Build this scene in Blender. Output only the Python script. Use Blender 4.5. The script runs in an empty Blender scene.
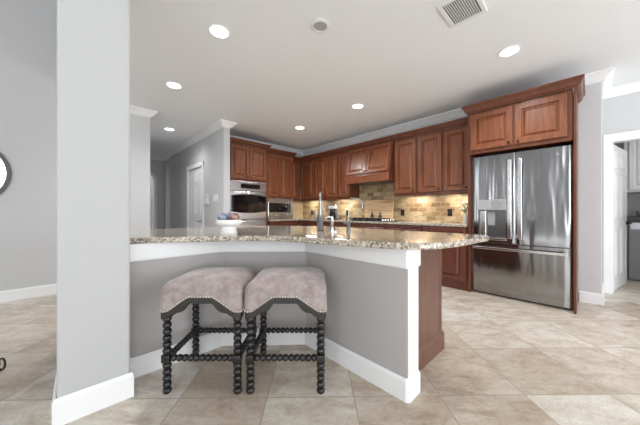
import bpy, bmesh, math, random
from mathutils import Vector, Matrix
random.seed(4)
C = bpy.context.scene.collection
PI = math.pi
R = math.radians
CEIL = 2.68

# ------------------------------------------------------------------ camera, world, lights, exposure
cam_d = bpy.data.cameras.new('camera'); cam = bpy.data.objects.new('camera', cam_d); C.objects.link(cam)
cam_d.sensor_width = 36.0; cam_d.lens = 36.0*256/640; cam_d.clip_start = 0.02
cam_d.shift_y = -1.0/640
cam.location = (0, 0, 1.08); cam.rotation_euler = (R(90), 0, R(46.49))
bpy.context.scene.camera = cam
w = bpy.data.worlds.new('world'); bpy.context.scene.world = w; w.use_nodes = True
w.node_tree.nodes['Background'].inputs[0].default_value = (0.9, 0.95, 1.0, 1)
w.node_tree.nodes['Background'].inputs[1].default_value = 3.0
vs = bpy.context.scene.view_settings
vs.view_transform = 'Standard'; vs.look = 'None'; vs.gamma = 1; vs.use_curve_mapping = False; vs.exposure = 0.05

def area(name, loc, rot, sx, sy, power, col=(1, 1, 1)):
    l = bpy.data.lights.new(name, 'AREA'); l.shape = 'RECTANGLE'; l.size = sx; l.size_y = sy; l.energy = power; l.color = col
    o = bpy.data.objects.new(name, l); C.objects.link(o); o.location = loc; o.rotation_euler = rot
    return o
DAY = (0.94, 0.975, 1.0)
# added daylight lamps, aimed upward through invented window openings out of view
area('window_daylight', (3.75, -2.2, 1.5), (0, R(108), 0), 3.2, 3.6, 80, DAY)
area('window_daylight', (3.85, 2.5, 1.15), (0, R(125), 0), 2.4, 4.6, 150, DAY)
area('window_daylight', (-.9, -4.85, 1.5), (R(112), 0, 0), 7.8, 3.2, 380, DAY)

# ------------------------------------------------------------------ materials
def mat(name, col=(.8, .8, .8), rough=.5, metal=0.0, coat=0.0, spec=None):
    m = bpy.data.materials.new(name); m.use_nodes = True
    b = m.node_tree.nodes['Principled BSDF']
    b.inputs['Base Color'].default_value = (*col, 1); b.inputs['Roughness'].default_value = rough
    b.inputs['Metallic'].default_value = metal; b.inputs['Coat Weight'].default_value = coat
    b.inputs['Coat Roughness'].default_value = .15
    if spec is not None: b.inputs['Specular IOR Level'].default_value = spec
    return m
def nt(m): return m.node_tree, m.node_tree.nodes, m.node_tree.links, m.node_tree.nodes['Principled BSDF']
def coords(m, scale=(1, 1, 1), rot=(0, 0, 0), loc=(0, 0, 0)):
    t, n, l, b = nt(m)
    tc = n.new('ShaderNodeTexCoord'); mp = n.new('ShaderNodeMapping')
    mp.inputs['Scale'].default_value = scale; mp.inputs['Rotation'].default_value = rot; mp.inputs['Location'].default_value = loc
    l.new(tc.outputs['Object'], mp.inputs['Vector']); return mp.outputs['Vector']
def noise(m, vec, scale, detail=4, rough=.5, dist=0):
    t, n, l, b = nt(m)
    x = n.new('ShaderNodeTexNoise'); x.inputs['Scale'].default_value = scale; x.inputs['Detail'].default_value = detail
    x.inputs['Roughness'].default_value = rough; x.inputs['Distortion'].default_value = dist
    l.new(vec, x.inputs['Vector']); return x
def ramp(m, fac, stops):
    t, n, l, b = nt(m)
    r = n.new('ShaderNodeValToRGB'); cr = r.color_ramp
    while len(cr.elements) < len(stops): cr.elements.new(.5)
    for e, (p, c) in zip(cr.elements, stops): e.position = p; e.color = (*c, 1)
    l.new(fac, r.inputs['Fac']); return r.outputs['Color']
def bump(m, height, strength=.2, dist=.01):
    t, n, l, b = nt(m)
    bp = n.new('ShaderNodeBump'); bp.inputs['Strength'].default_value = strength; bp.inputs['Distance'].default_value = dist
    l.new(height, bp.inputs['Height']); l.new(bp.outputs['Normal'], b.inputs['Normal'])
def mix(m, a, b_, fac, mode='MIX'):
    t, n, l, b = nt(m)
    x = n.new('ShaderNodeMix'); x.data_type = 'RGBA'; x.blend_type = mode
    for s, v in ((x.inputs['Factor'], fac), (x.inputs['A'], a), (x.inputs['B'], b_)):
        if isinstance(v, (int, float)): s.default_value = v
        elif isinstance(v, tuple): s.default_value = (*v, 1)
        else: l.new(v, s)
    return x.outputs['Result']
def setcol(m, c):
    t, n, l, b = nt(m); l.new(c, b.inputs['Base Color'])

def paint(name, col, s=.25, sc=90):
    m = mat(name, col, .75); v = coords(m)
    bump(m, noise(m, v, sc, 3).outputs['Fac'], s, .004); return m
WALL = paint('wall_paint', (.60, .60, .605))
PIER = paint('pier_paint', (.50, .50, .50), .4)  # wall paint darkened in its colour to offset strong light on the pier
CEILM = paint('ceiling_paint', (.86, .87, .88), .5, 60)
TRIM = mat('white_trim', (.86, .86, .86), .4)
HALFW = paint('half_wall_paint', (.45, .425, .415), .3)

def wood(name, c1, c2, c3, rough=.38, coat=.14, sc=(9, 9, 1.1)):
    m = mat(name, c2, rough, 0, coat); v = coords(m, sc)
    nz = noise(m, v, 3.2, 6, .6, .6)
    c = ramp(m, nz.outputs['Fac'], [(.25, c1), (.5, c2), (.75, c3)])
    f = noise(m, coords(m, (60, 60, 3)), 2, 3)
    c = mix(m, c, (.55, .5, .5), mulfac(m, f.outputs['Fac'], .25), 'MULTIPLY')
    setcol(m, c); return m
def mulfac(m, s, k):
    t, n, l, b = nt(m)
    x = n.new('ShaderNodeMath'); x.operation = 'MULTIPLY'; l.new(s, x.inputs[0]); x.inputs[1].default_value = k
    return x.outputs[0]
CHERRY = wood('cherry_wood', (.085, .021, .008), (.14, .038, .014), (.20, .060, .024))
CHERRYP = wood('cherry_panel', (.13, .036, .014), (.22, .067, .025), (.31, .106, .041))
CHERRYD = wood('cherry_base', (.085, .022, .013), (.13, .037, .021), (.18, .058, .034))
ENDP = wood('end_panel_wood', (.11, .045, .029), (.155, .066, .044), (.20, .09, .062), .35, .3)
BOARD = mat('maple_board', (.6, .36, .17), .5)
def _board():
    m = BOARD; t, n, l, b = nt(m)
    v = coords(m, (1, 1, 14)); nz = noise(m, v, 1.3, 1)
    c = ramp(m, nz.outputs['Fac'], [(.35, (.58, .33, .14)), (.5, (.85, .62, .37)), (.62, (.70, .44, .21))])
    nz2 = noise(m, coords(m, (2, 2, 40)), 4, 4); setcol(m, mix(m, c, (.7, .6, .5), mulfac(m, nz2.outputs['Fac'], .3), 'MULTIPLY'))
_board()

def granite(name):
    m = mat(name, (.4, .33, .25), .04, 0, .3); v = coords(m)
    t, n, l, b = nt(m)
    a = noise(m, v, 55, 5, .7)
    c = ramp(m, a.outputs['Fac'], [(.30, (.03, .024, .02)), (.42, (.22, .17, .12)), (.52, (.50, .43, .34)), (.62, (.68, .62, .53)), (.74, (.32, .26, .20))])
    vo = n.new('ShaderNodeTexVoronoi'); vo.inputs['Scale'].default_value = 85; l.new(v, vo.inputs['Vector'])
    d = ramp(m, vo.outputs['Color'], [(.62, (1, 1, 1)), (.70, (.12, .10, .09))])
    c = mix(m, c, d, .85, 'MULTIPLY')
    big = noise(m, v, 9, 3)
    c = mix(m, c, (.75, .68, .58), mulfac(m, big.outputs['Fac'], .35), 'MIX')
    setcol(m, c); return m
GRANITE = granite('granite')

def floor_mat():
    m = mat('travertine_tile', (.5, .45, .4), .36, 0, 0)
    t, n, l, b = nt(m)
    v = coords(m, (1, 1, 1), (0, 0, R(-46.49-.8)), (-.228+.01, -1.49+.0, 0))
    br = n.new('ShaderNodeTexBrick'); br.offset = 0; br.squash = 1
    br.inputs['Scale'].default_value = 1; br.inputs['Brick Width'].default_value = .504; br.inputs['Row Height'].default_value = .507
    br.inputs['Mortar Size'].default_value = .004; br.inputs['Mortar Smooth'].default_value = .2; br.inputs['Bias'].default_value = 0
    br.inputs['Color1'].default_value = (0, 0, 0, 1); br.inputs['Color2'].default_value = (1, 1, 1, 1); br.inputs['Mortar'].default_value = (.5, .5, .5, 1)
    l.new(v, br.inputs['Vector'])
    # per tile offset of the veining
    sc = n.new('ShaderNodeVectorMath'); sc.operation = 'SCALE'; sc.inputs['Scale'].default_value = 9.0; l.new(br.outputs['Color'], sc.inputs[0])
    ad = n.new('ShaderNodeVectorMath'); ad.operation = 'ADD'; l.new(v, ad.inputs[0]); l.new(sc.outputs[0], ad.inputs[1])
    st = n.new('ShaderNodeMapping'); st.inputs['Scale'].default_value = (1, 2.2, 1); st.inputs['Rotation'].default_value = (0, 0, R(35)); l.new(ad.outputs[0], st.inputs['Vector'])
    a = noise(m, st.outputs['Vector'], 3.4, 9, .68, .5)
    c = ramp(m, a.outputs['Fac'], [(.30, (.46, .38, .30)), (.43, (.60, .53, .45)), (.53, (.69, .64, .57)), (.66, (.78, .75, .70))])
    tint = ramp(m, br.outputs['Color'], [(0, (.70, .62, .54)), (.35, (.92, .88, .83)), (.6, (1, .98, .95)), (1, (.96, .98, 1))])
    c = mix(m, c, tint, .8, 'MULTIPLY')
    fine = noise(m, v, 28, 6, .7)
    c = mix(m, c, ramp(m, fine.outputs['Fac'], [(.35, (.82, .76, .70)), (.5, (1, 1, 1))]), .6, 'MULTIPLY')
    veins = noise(m, st.outputs['Vector'], 8, 8, .75, 1.2)
    vr = ramp(m, veins.outputs['Fac'], [(.47, (1, 1, 1)), (.5, (.84, .78, .70)), (.53, (1, 1, 1))])
    c = mix(m, c, vr, .8, 'MULTIPLY')
    c = mix(m, c, (.40, .345, .28), br.outputs['Fac'])
    setcol(m, c)
    inv = n.new('ShaderNodeMath'); inv.operation = 'SUBTRACT'; inv.inputs[0].default_value = 1; l.new(br.outputs['Fac'], inv.inputs[1])
    bump(m, inv.outputs[0], .5, .002)
    return m
FLOOR = floor_mat()

def splash_mat(rot):
    m = mat('backsplash_tile', (.4, .3, .2), .5)
    t, n, l, b = nt(m)
    v = coords(m, (1, 1, 1), rot)
    br = n.new('ShaderNodeTexBrick'); br.offset = .5
    br.inputs['Scale'].default_value = 1; br.inputs['Brick Width'].default_value = .155; br.inputs['Row Height'].default_value = .077
    br.inputs['Mortar Size'].default_value = .003; br.inputs['Bias'].default_value = 0
    br.inputs['Color1'].default_value = (0, 0, 0, 1); br.inputs['Color2'].default_value = (1, 1, 1, 1); br.inputs['Mortar'].default_value = (.5, .5, .5, 1)
    l.new(v, br.inputs['Vector'])
    c = ramp(m, br.outputs['Color'], [(0, (.24, .155, .08)), (.3, (.38, .27, .15)), (.6, (.50, .39, .23)), (1, (.60, .50, .34))])
    a = noise(m, coords(m, (3, 3, 9)), 6, 6, .7, .5)
    c = mix(m, c, ramp(m, a.outputs['Fac'], [(.35, (.62, .5, .38)), (.6, (1, 1, 1))]), .9, 'MULTIPLY')
    c = mix(m, c, (.40, .33, .24), br.outputs['Fac']); setcol(m, c)
    inv = n.new('ShaderNodeMath'); inv.operation = 'SUBTRACT'; inv.inputs[0].default_value = 1; l.new(br.outputs['Fac'], inv.inputs[1])
    bump(m, inv.outputs[0], .4, .003)
    return m
SPLASH = splash_mat((R(-90), 0, 0))      # wall facing -y : x, z
SPLASH2 = splash_mat((R(-90), 0, R(-90)))

def steel(name, col=(.50, .50, .51), rough=.22, wav=.0):
    m = mat(name, col, rough, 1.0); t, n, l, b = nt(m)
    b.inputs['Anisotropic'].default_value = .5
    if wav:
        v = coords(m, (2.6, 2.6, .3)); bump(m, noise(m, v, 2.4, 2).outputs['Fac'], wav, .03)
    return m
STEEL = steel('stainless_steel', (.33, .33, .335), .13, .5)
STEEL2 = steel('appliance_steel', (.55, .54, .53), .25)
NICKEL = mat('brushed_nickel', (.36, .36, .37), .28, 1.0)
CHROME = mat('bright_steel', (.78, .78, .78), .18, 1.0)
DKSTEEL = mat('grey_steel', (.22, .22, .23), .3, 1.0)
BLACKG = mat('black_glass', (.006, .006, .007), .06)
BLACK = mat('black_metal', (.012, .012, .012), .4)
DARKB = mat('oil_rubbed_bronze', (.03, .022, .018), .4, .6)
DGREY = mat('dark_plastic', (.05, .05, .055), .5)
LGREY = mat('grey_plastic', (.35, .35, .36), .4)
WHITE = mat('white_glaze', (.82, .82, .80), .3)
SATIN = mat('white_plastic', (.8, .8, .79), .45)
GLASS = mat('window_glass', (1, 1, 1), .0); GLASS.node_tree.nodes['Principled BSDF'].inputs['Transmission Weight'].default_value = 1
BOBBIN = mat('black_painted_wood', (.010, .009, .009), .35, 0, .15, .5)
APRON = mat('apron_wood', (.022, .019, .016), .45)
BRASS = mat('antique_nail', (.75, .70, .64), .3, 1.0)
def velvet():
    m = mat('mauve_velvet', (.30, .22, .215), .85); t, n, l, b = nt(m)
    b.inputs['Sheen Weight'].default_value = .35; b.inputs['Sheen Roughness'].default_value = .4
    v = coords(m, (1, 1, 1)); a = noise(m, v, 14, 7, .7, .2)
    setcol(m, ramp(m, a.outputs['Fac'], [(.3, (.23, .18, .172)), (.5, (.32, .262, .25)), (.7, (.44, .38, .365))]))
    bump(m, noise(m, v, 300, 2).outputs['Fac'], .15, .002); return m
VELVET = velvet()
def emit(name, col, s):
    m = mat(name, col); b = m.node_tree.nodes['Principled BSDF']
    b.inputs['Emission Color'].default_value = (*col, 1); b.inputs['Emission Strength'].default_value = s; return m
LAMP = emit('lamp_glow', (1, .97, .92), 9)
STRIP = emit('strip_glow', (1, .93, .80), 6)

# ------------------------------------------------------------------ mesh helpers
def box(bm, x0, y0, z0, x1, y1, z1, M=None, bev=0):
    r = bmesh.ops.create_cube(bm, size=1)
    vs_ = r['verts']
    for v in vs_:
        v.co = Vector(((x0+x1)/2+v.co.x*(x1-x0), (y0+y1)/2+v.co.y*(y1-y0), (z0+z1)/2+v.co.z*(z1-z0)))
    if bev:
        es = list({e for v in vs_ for e in v.link_edges})
        g = bmesh.ops.bevel(bm, geom=es, offset=bev, segments=2, affect='EDGES', profile=.5)
        vs_ = list({v for f in g['faces'] for v in f.verts} | {v for v in vs_ if v.is_valid})
    if M is not None:
        for v in vs_: v.co = M @ v.co
    return vs_
def B(*boxes, bev=0):
    bm = bmesh.new()
    for b in boxes: box(bm, *b, bev=bev)
    return bm
def prism(pts, z0, z1, bm=None):
    bm = bm or bmesh.new()
    lo = [bm.verts.new((x, y, z0)) for x, y in pts]; hi = [bm.verts.new((x, y, z1)) for x, y in pts]
    n = len(pts)
    bm.faces.new(lo[::-1]); bm.faces.new(hi)
    for i in range(n): bm.faces.new((lo[i], lo[(i+1) % n], hi[(i+1) % n], hi[i]))
    return bm
def lathe(bm, prof, cx=0, cy=0, seg=24, M=None):
    rings = []
    for r, z in prof:
        ring = []
        for k in range(seg):
            a = 2*PI*k/seg; p = Vector((cx+r*math.cos(a), cy+r*math.sin(a), z))
            ring.append(bm.verts.new(M @ p if M is not None else p))
        rings.append(ring)
    for i in range(len(rings)-1):
        for k in range(seg):
            bm.faces.new((rings[i][k], rings[i][(k+1) % seg], rings[i+1][(k+1) % seg], rings[i+1][k]))
    bm.faces.new(rings[0][::-1]); bm.faces.new(rings[-1])
    return bm
def tube(bm, pts, r, seg=10):
    pts = [Vector(p) for p in pts]; rings = []
    up = Vector((0, 0, 1)); n0 = None
    for i, p in enumerate(pts):
        d = (pts[min(i+1, len(pts)-1)]-pts[max(i-1, 0)]).normalized()
        if n0 is None:
            n0 = d.cross(up)
            if n0.length < .1: n0 = d.cross(Vector((1, 0, 0)))
        n0 = (n0-d*n0.dot(d)).normalized(); b_ = d.cross(n0)
        rr = r[i] if isinstance(r, (list, tuple)) else r
        rings.append([bm.verts.new(p+(n0*math.cos(2*PI*k/seg)+b_*math.sin(2*PI*k/seg))*rr) for k in range(seg)])
    for i in range(len(rings)-1):
        for k in range(seg):
            bm.faces.new((rings[i][k], rings[i][(k+1) % seg], rings[i+1][(k+1) % seg], rings[i+1][k]))
    bm.faces.new(rings[0][::-1]); bm.faces.new(rings[-1]); return bm
def sphere(bm, c, r, sz=1, u=14, v=9):
    M = Matrix.Translation(c) @ Matrix.Diagonal((1, 1, sz, 1))
    bmesh.ops.create_uvsphere(bm, u_segments=u, v_segments=v, radius=r, matrix=M)
def sweep(path, prof, closed=False, bm=None):
    """profile (d, z): d is measured to the left of the travelling direction"""
    bm = bm or bmesh.new(); P_ = [Vector(p) for p in path]; rings = []
    for i, p in enumerate(P_):
        a = (p-P_[i-1]).normalized() if i > 0 else None
        b = (P_[i+1]-p).normalized() if i < len(P_)-1 else None
        a = a or b; b = b or a
        na = Vector((-a.y, a.x)); nb = Vector((-b.y, b.x)); m = (na+nb).normalized(); k = 1/max(.3, m.dot(na))
        rings.append([bm.verts.new((p.x+m.x*k*d, p.y+m.y*k*d, z)) for d, z in prof])
    n = len(prof)
    for i in range(len(rings)-1):
        for k in range(n):
            bm.faces.new((rings[i][k], rings[i+1][k], rings[i+1][(k+1) % n], rings[i][(k+1) % n]))
    bm.faces.new(rings[0]); bm.faces.new(rings[-1][::-1]); return bm

def obj(name, bm, m, parent=None, smooth=False, bevel=0, label=None, loc=None, rot=None):
    bmesh.ops.recalc_face_normals(bm, faces=bm.faces)
    me = bpy.data.meshes.new(name); bm.to_mesh(me); bm.free()
    me.materials.append(m)
    if smooth:
        for p in me.polygons: p.use_smooth = True
        me.set_sharp_from_angle(angle=R(50))
    o = bpy.data.objects.new(name, me); C.objects.link(o)
    if parent: o.parent = parent
    if bevel:
        md = o.modifiers.new('bevel', 'BEVEL'); md.width = bevel; md.segments = 2; md.limit_method = 'ANGLE'; md.angle_limit = R(40)
    if label: o['label'] = label
    if loc: o.location = loc
    if rot: o.rotation_euler = rot
    return o
def tag(o, label, cat, group=None, kind=None):
    o['label'] = label; o['category'] = cat
    if group: o['group'] = group
    if kind: o['kind'] = kind
    return o
def thing(name, label, cat, loc=(0, 0, 0), rz=0, group=None):
    o = bpy.data.objects.new(name, None); C.objects.link(o); o.location = loc; o.rotation_euler = (0, 0, rz)
    o.empty_display_size = .1
    return tag(o, label, cat, group)
def struct(name, bm, m, bevel=0, label=None):
    o = obj(name, bm, m, bevel=bevel); o['kind'] = 'structure'
    o['label'] = label or name.replace('_', ' '); o['category'] = name.split('_')[0]
    return o
def dup(root, loc, rz, label):
    r = root.copy(); C.objects.link(r); r.location = loc; r.rotation_euler = (0, 0, rz); r['label'] = label
    for ch in list(root.children):
        c_ = ch.copy(); C.objects.link(c_); c_.parent = r
        for g in list(ch.children):
            d = g.copy(); C.objects.link(d); d.parent = c_
    return r

# ------------------------------------------------------------------ structure
struct('floor', B((-9.5, -4.6, -.1, 3.6, 8.6, 0)), FLOOR, label='beige travertine tile floor laid diagonally')
struct('ceiling', B((-9.5, .10, CEIL, 3.6, 8.6, CEIL+.1)), CEILM, label='white textured kitchen ceiling')
HI = 4.3
struct('ceiling_living', B((-5.2, -4.6, HI, 3.6, .20, HI+.1)), CEILM, label='higher ceiling of the living room')
struct('wall_header', B((-4.96, -.04, CEIL, 3.32, .10, HI)), WALL, .008, 'header wall where the ceiling drops to kitchen height')
# kitchen
struct('wall_back', B((-5.45, 4.39, 0, .1, 4.52, CEIL)), WALL, .008, 'grey wall behind the cooktop and refrigerator')
struct('wall_kitchen_left', B((-5.45, 2.01, 0, -5.27, 4.39, CEIL)), WALL, label='wall behind the ovens')
struct('wall_return', B((-.02, 4.52, 0, .1, 5.1, CEIL)), WALL, label='return wall beside the doorway')
# wall with laundry doorway
dw = bmesh.new(); box(dw, -.02, 5.1, 0, .205, 5.22, CEIL); box(dw, 1.05, 5.1, 0, 3.4, 5.22, CEIL); box(dw, .205, 5.1, 1.99, 1.05, 5.22, CEIL)
struct('wall_laundry_doorway', dw, WALL, label='grey wall around the laundry doorway')
struct('wall_laundry_back', B((-.3, 7.0, 0, 2.4, 7.12, CEIL)), WALL, label='back wall of the laundry room')
struct('wall_laundry_left', B((-.3, 5.22, 0, -.2, 7.0, CEIL)), WALL)
struct('wall_laundry_right', B((2.3, 5.22, 0, 2.4, 7.0, CEIL)), WALL)
# hallway
hw = bmesh.new(); box(hw, -8.7, 1.89, 0, -6.44, 2.01, CEIL); box(hw, -5.53, 1.89, 0, -4.48, 2.01, CEIL); box(hw, -6.44, 1.89, 2.03, -5.53, 2.01, CEIL)
struct('wall_hall', hw, WALL, .006, 'grey hallway wall with the white panel door')
struct('wall_hall_front', B((-8.7, .73, 0, -4.84, .85, CEIL)), WALL, 0, 'hallway wall ending behind the peninsula')
struct('wall_living_left', B((-4.96, -4.6, 0, -4.84, -.04, HI), (-4.96, -.04, 0, -4.84, .73, CEIL)), WALL, label='grey wall left of the pier')
# hallway end wall with an arched opening
ae = bmesh.new()
arch = []
y0a, y1a = .98, 1.62
for k in range(13):
    a = PI*k/12; arch.append(((y0a+y1a)/2-(y1a-y0a)/2*math.cos(a), 1.98+.22*math.sin(a)))
def yzprism(bm, pts, x0, x1):
    lo = [bm.verts.new((x0, y, z)) for y, z in pts]; hi = [bm.verts.new((x1, y, z)) for y, z in pts]; n = len(pts)
    bm.faces.new(lo); bm.faces.new(hi[::-1])
    for i in range(n): bm.faces.new((lo[i], hi[i], hi[(i+1) % n], lo[(i+1) % n]))
box(ae, -8.82, .73, 0, -8.7, y0a, CEIL); box(ae, -8.82, y1a, 0, -8.7, 2.01, CEIL)
yzprism(ae, [(y0a, 1.98)]+arch[1:-1]+[(y1a, 1.98), (y1a, CEIL), (y0a, CEIL)], -8.82, -8.7)
struct('wall_hall_end', ae, WALL, label='end wall of the hallway with arched opening')
ac = bmesh.new()
inn = [(y0a, 0)]+arch+[(y1a, 0)]
cy, cz = (y0a+y1a)/2, 1.98
out = [(y0a-.07, 0)]+[((y-cy)*1.22+cy, (z-cz)*1.3+cz) for y, z in arch]+[(y1a+.07, 0)]
for i in range(len(inn)-1):
    yzprism(ac, [inn[i], inn[i+1], out[i+1], out[i]], -8.70, -8.68)
struct('trim_arch', ac, TRIM, label='white casing around the hallway arch')
struct('wall_hall_far', B((-9.5, .3, 0, -9.4, 2.6, CEIL)), WALL, label='wall seen through the arch')
# rest of the room behind the camera, with windows invented to let daylight in
def wall_windows(axis, pos, a0, a1, wins, z0=.35, z1=3.3, t=.12):
    bm = bmesh.new(); cur = a0
    def bb(u0, u1, zz0, zz1):
        if axis == 'x': box(bm, pos, u0, zz0, pos+t, u1, zz1)
        else: box(bm, u0, pos, zz0, u1, pos+t, zz1)
    for u0, u1 in wins:
        bb(cur, u0, 0, HI); bb(u0, u1, 0, z0); bb(u0, u1, z1, HI); cur = u1
    bb(cur, a1, 0, HI); return bm
WX = [(-3.6, -2.4), (-2.0, -.8)]
WY = [(-4.7, -4.2), (-2.35, -2.15), (-1.35, -1.22), (1.1, 3.0)]  # invented openings, sized and placed for the bright streaks on the refrigerator
struct('wall_right', wall_windows('x', 3.2, -4.6, .0, WX), WALL, label='right wall with windows behind the camera')
struct('wall_front', wall_windows('y', -4.4, -4.84, 3.2, WY), WALL, label='wall with windows behind the camera')
WZ = [(.4, 1.7), (1.9, 3.2), (3.4, 4.7)]  # unseen windows added to bring more light in from the right
HI2 = HI; HI = CEIL
struct('wall_right_kitchen', wall_windows('x', 3.2, 0, 5.1, WZ, .3, 2.35), WALL, label='right wall of the breakfast side with windows')
HI = HI2
for i_, (u0, u1) in enumerate(WZ):
    fr = B((3.22, u0, .3, 3.28, u0+.05, 2.35), (3.22, u1-.05, .3, 3.28, u1, 2.35), (3.22, u0, .3, 3.28, u1, .35), (3.22, u0, 2.3, 3.28, u1, 2.35), (3.22, u0, 1.3, 3.28, u1, 1.34))
    struct('window_%d' % (7+i_), fr, TRIM, label='white window frame on the breakfast side')
k = 1
for u0, u1 in WX:
    fr = B((3.22, u0, .35, 3.28, u0+.05, 3.3), (3.22, u1-.05, .35, 3.28, u1, 3.3), (3.22, u0, .35, 3.28, u1, .4), (3.22, u0, 3.25, 3.28, u1, 3.3), (3.22, u0, 1.3, 3.28, u1, 1.34))
    struct('window_%d' % k, fr, TRIM, label='white window frame behind the camera'); k += 1
for u0, u1 in WY:
    fr = B((u0, -4.38, .35, u0+.05, -4.32, 3.3), (u1-.05, -4.38, .35, u1, -4.32, 3.3), (u0, -4.38, .35, u1, -4.32, .4), (u0, -4.38, 3.25, u1, -4.32, 3.3), (u0, -4.38, 1.3, u1, -4.32, 1.34))
    struct('window_%d' % k, fr, TRIM, label='white window frame behind the camera'); k += 1

# pier in the foreground
struct('wall_pier', B((-2.15, -.075, 0, -1.85, .226, HI-.01)), PIER, .012, 'white square pier in the left foreground')
BB = [(0, 0), (.016, 0), (.016, .115), (.008, .13), (0, .13)]
def base_d(path, name, label, h=.13):
    pr = [(-.002, 0), (-.016, 0), (-.016, h-.018), (-.007, h), (-.002, h)]
    return struct(name, sweep(path, pr), TRIM, label=label)
# travel so that the room is on the right hand side
base_d([(-1.85, .23), (-1.85, .21), (-1.85, -.085), (-2.15, -.085)][::-1] if False else [(-2.15, -.075), (-1.85, -.075), (-1.85, .226), (-2.03, .226)], 'baseboard_pier', 'white baseboard round the foreground pier', .14)

# peninsula half wall
def offs(path, d):
    P_ = [Vector(p) for p in path]; o = []
    for i, p in enumerate(P_):
        a = (p-P_[i-1]).normalized() if i > 0 else (P_[1]-p).normalized()
        b = (P_[i+1]-p).normalized() if i < len(P_)-1 else a
        na = Vector((-a.y, a.x)); nb = Vector((-b.y, b.x)); m = (na+nb).normalized(); k_ = 1/max(.3, m.dot(na))
        o.append((p.x+m.x*k_*d, p.y+m.y*k_*d))
    return o
HW = [(-2.045, .228), (-2.045, .853), (-1.597, 1.360), (-.712, 1.360)]
inner = offs(HW, .12)
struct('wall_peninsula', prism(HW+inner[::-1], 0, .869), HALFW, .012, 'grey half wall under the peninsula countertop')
endp = HW[:-1]+[(-.720, 1.360), (-.712, 1.368), (-.712, 1.488)]
base_d([(-2.045, .246)]+HW[1:-1]+[(-.722, 1.360), (-.712, 1.370), (-.712, 1.487)], 'baseboard_peninsula', 'white baseboard along the grey half wall', .13)
tr = sweep([(-2.045, .230)]+HW[1:-1]+[(-.718, 1.360), (-.712, 1.366), (-.712, 1.487)], [(-.001, .755), (-.014, .755), (-.018, .765), (-.018, .868), (-.001, .868)])
struct('trim_peninsula', tr, TRIM, label='white trim board directly under the granite overhang')
# white corner post face at the end of the half wall
struct('trim_peninsula_end', B((-.7115, 1.362, .13, -.708, 1.487, .755)), TRIM, label='white end face of the half wall')

# baseboards of the room
base_d([(-4.84, -4.4), (-4.84, .85), (-8.7, .85)], 'baseboard_left', 'white baseboard on the left wall')
base_d([(-5.48, 1.89), (-4.48, 1.89), (-4.48, 2.01)][::1] if False else [(-4.48, 2.01), (-4.48, 1.89), (-5.43, 1.89)][::-1], 'baseboard_hall', 'white baseboard below the wall switch')
base_d([(-8.7, 1.89), (-6.57, 1.89)], 'baseboard_hall_far', 'white baseboard in the hallway')
base_d([(-.085, 4.39), (.1, 4.39), (.1, 5.1), (.125, 5.1)], 'baseboard_right', 'white baseboard right of the refrigerator')
# crown mouldings (room on the right of travel)
CR = [(-.001, CEIL), (-.09, CEIL), (-.09, CEIL-.016), (-.072, CEIL-.03), (-.05, CEIL-.05), (-.03, CEIL-.078), (-.014, CEIL-.084), (-.014, CEIL-.1), (-.001, CEIL-.1)]
def crown(path, name, label): return struct(name, sweep(path, CR), TRIM, label=label)
crown([(-5.27, 2.01), (-5.27, 4.39), (.1, 4.39), (.1, 5.1), (3.2, 5.1)], 'trim_crown_kitchen', 'white crown moulding above the kitchen cabinets')
crown([(-8.7, 1.89), (-4.48, 1.89), (-4.48, 2.01), (-5.27, 2.01)], 'trim_crown_hall', 'white crown moulding on the hallway wall')
crown([(-4.84, .10), (-4.84, .85), (-8.7, .85), (-8.7, 1.89)], 'trim_crown_left', 'white crown moulding on the left wall')

# laundry doorway casing
cs = B((.125, 5.08, 0, .205, 5.1, 2.10), (1.05, 5.08, 0, 1.13, 5.1, 2.10), (.125, 5.078, 1.99, 1.13, 5.1, 2.10), (.205, 5.1, 0, .215, 5.22, 1.99), (1.04, 5.1, 0, 1.05, 5.22, 1.99))
struct('trim_laundry_casing', cs, TRIM, .004, 'white casing around the laundry doorway')

def panel_door(wd, h, t=.035):
    """six panel door in local coords: x 0..wd, y 0..t, z 0..h"""
    bm = bmesh.new(); box(bm, 0, 0, 0, wd, t, h)
    s = wd*.13; mcol = wd*.10; pw = (wd-2*s-mcol)/2
    rows = [(.10*h, .42*h), (.50*h, .80*h), (.85*h, .95*h)]
    for c_ in (0, 1):
        x0 = s+c_*(pw+mcol)
        for z0, z1 in rows:
            for yy, sg in ((0, -1), (t, 1)):
                # raised moulding ring and raised field
                for (a, b, d0) in ((0, .012, .006), (.03, None, .004)):
                    X0, X1, Z0, Z1 = x0+a, x0+pw-a, z0+a, z1-a
                    ya, yb = sorted((yy, yy+sg*d0))
                    if b:
                        box(bm, X0, ya, Z0, X1, yb, Z0+b); box(bm, X0, ya, Z1-b, X1, yb, Z1)
                        box(bm, X0, ya, Z0+b, X0+b, yb, Z1-b); box(bm, X1-b, ya, Z0+b, X1, yb, Z1-b)
                    else: box(bm, X0, ya, Z0, X1, yb, Z1)
    return bm
def lever(bm, x, z, sg, y):
    M = Matrix.Translation((x, y, z)) @ Matrix.Rotation(R(90), 4, 'X')
    lathe(bm, [(.03, -.004), (.03, .004)], M=M, seg=18)
    tube(bm, [(x, y, z), (x, y+sg*.045, z), (x-.02, y+sg*.05, z), (x-.11, y+sg*.05, z)], .009)
# laundry door, standing open
d1 = obj('door_1', panel_door(.80, 1.975), TRIM); d1['kind'] = 'structure'; d1['label'] = 'white panel door standing open into the laundry room'; d1['category'] = 'door'
d1.location = (.222, 5.235, .008); d1.rotation_euler = (0, 0, R(78.0))
lv = bmesh.new(); lever(lv, .74, .90, -1, -.006); lever(lv, .74, .90, 1, .041)
obj('door_handle', lv, DARKB, d1, True, label='dark bronze lever handle')
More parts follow.
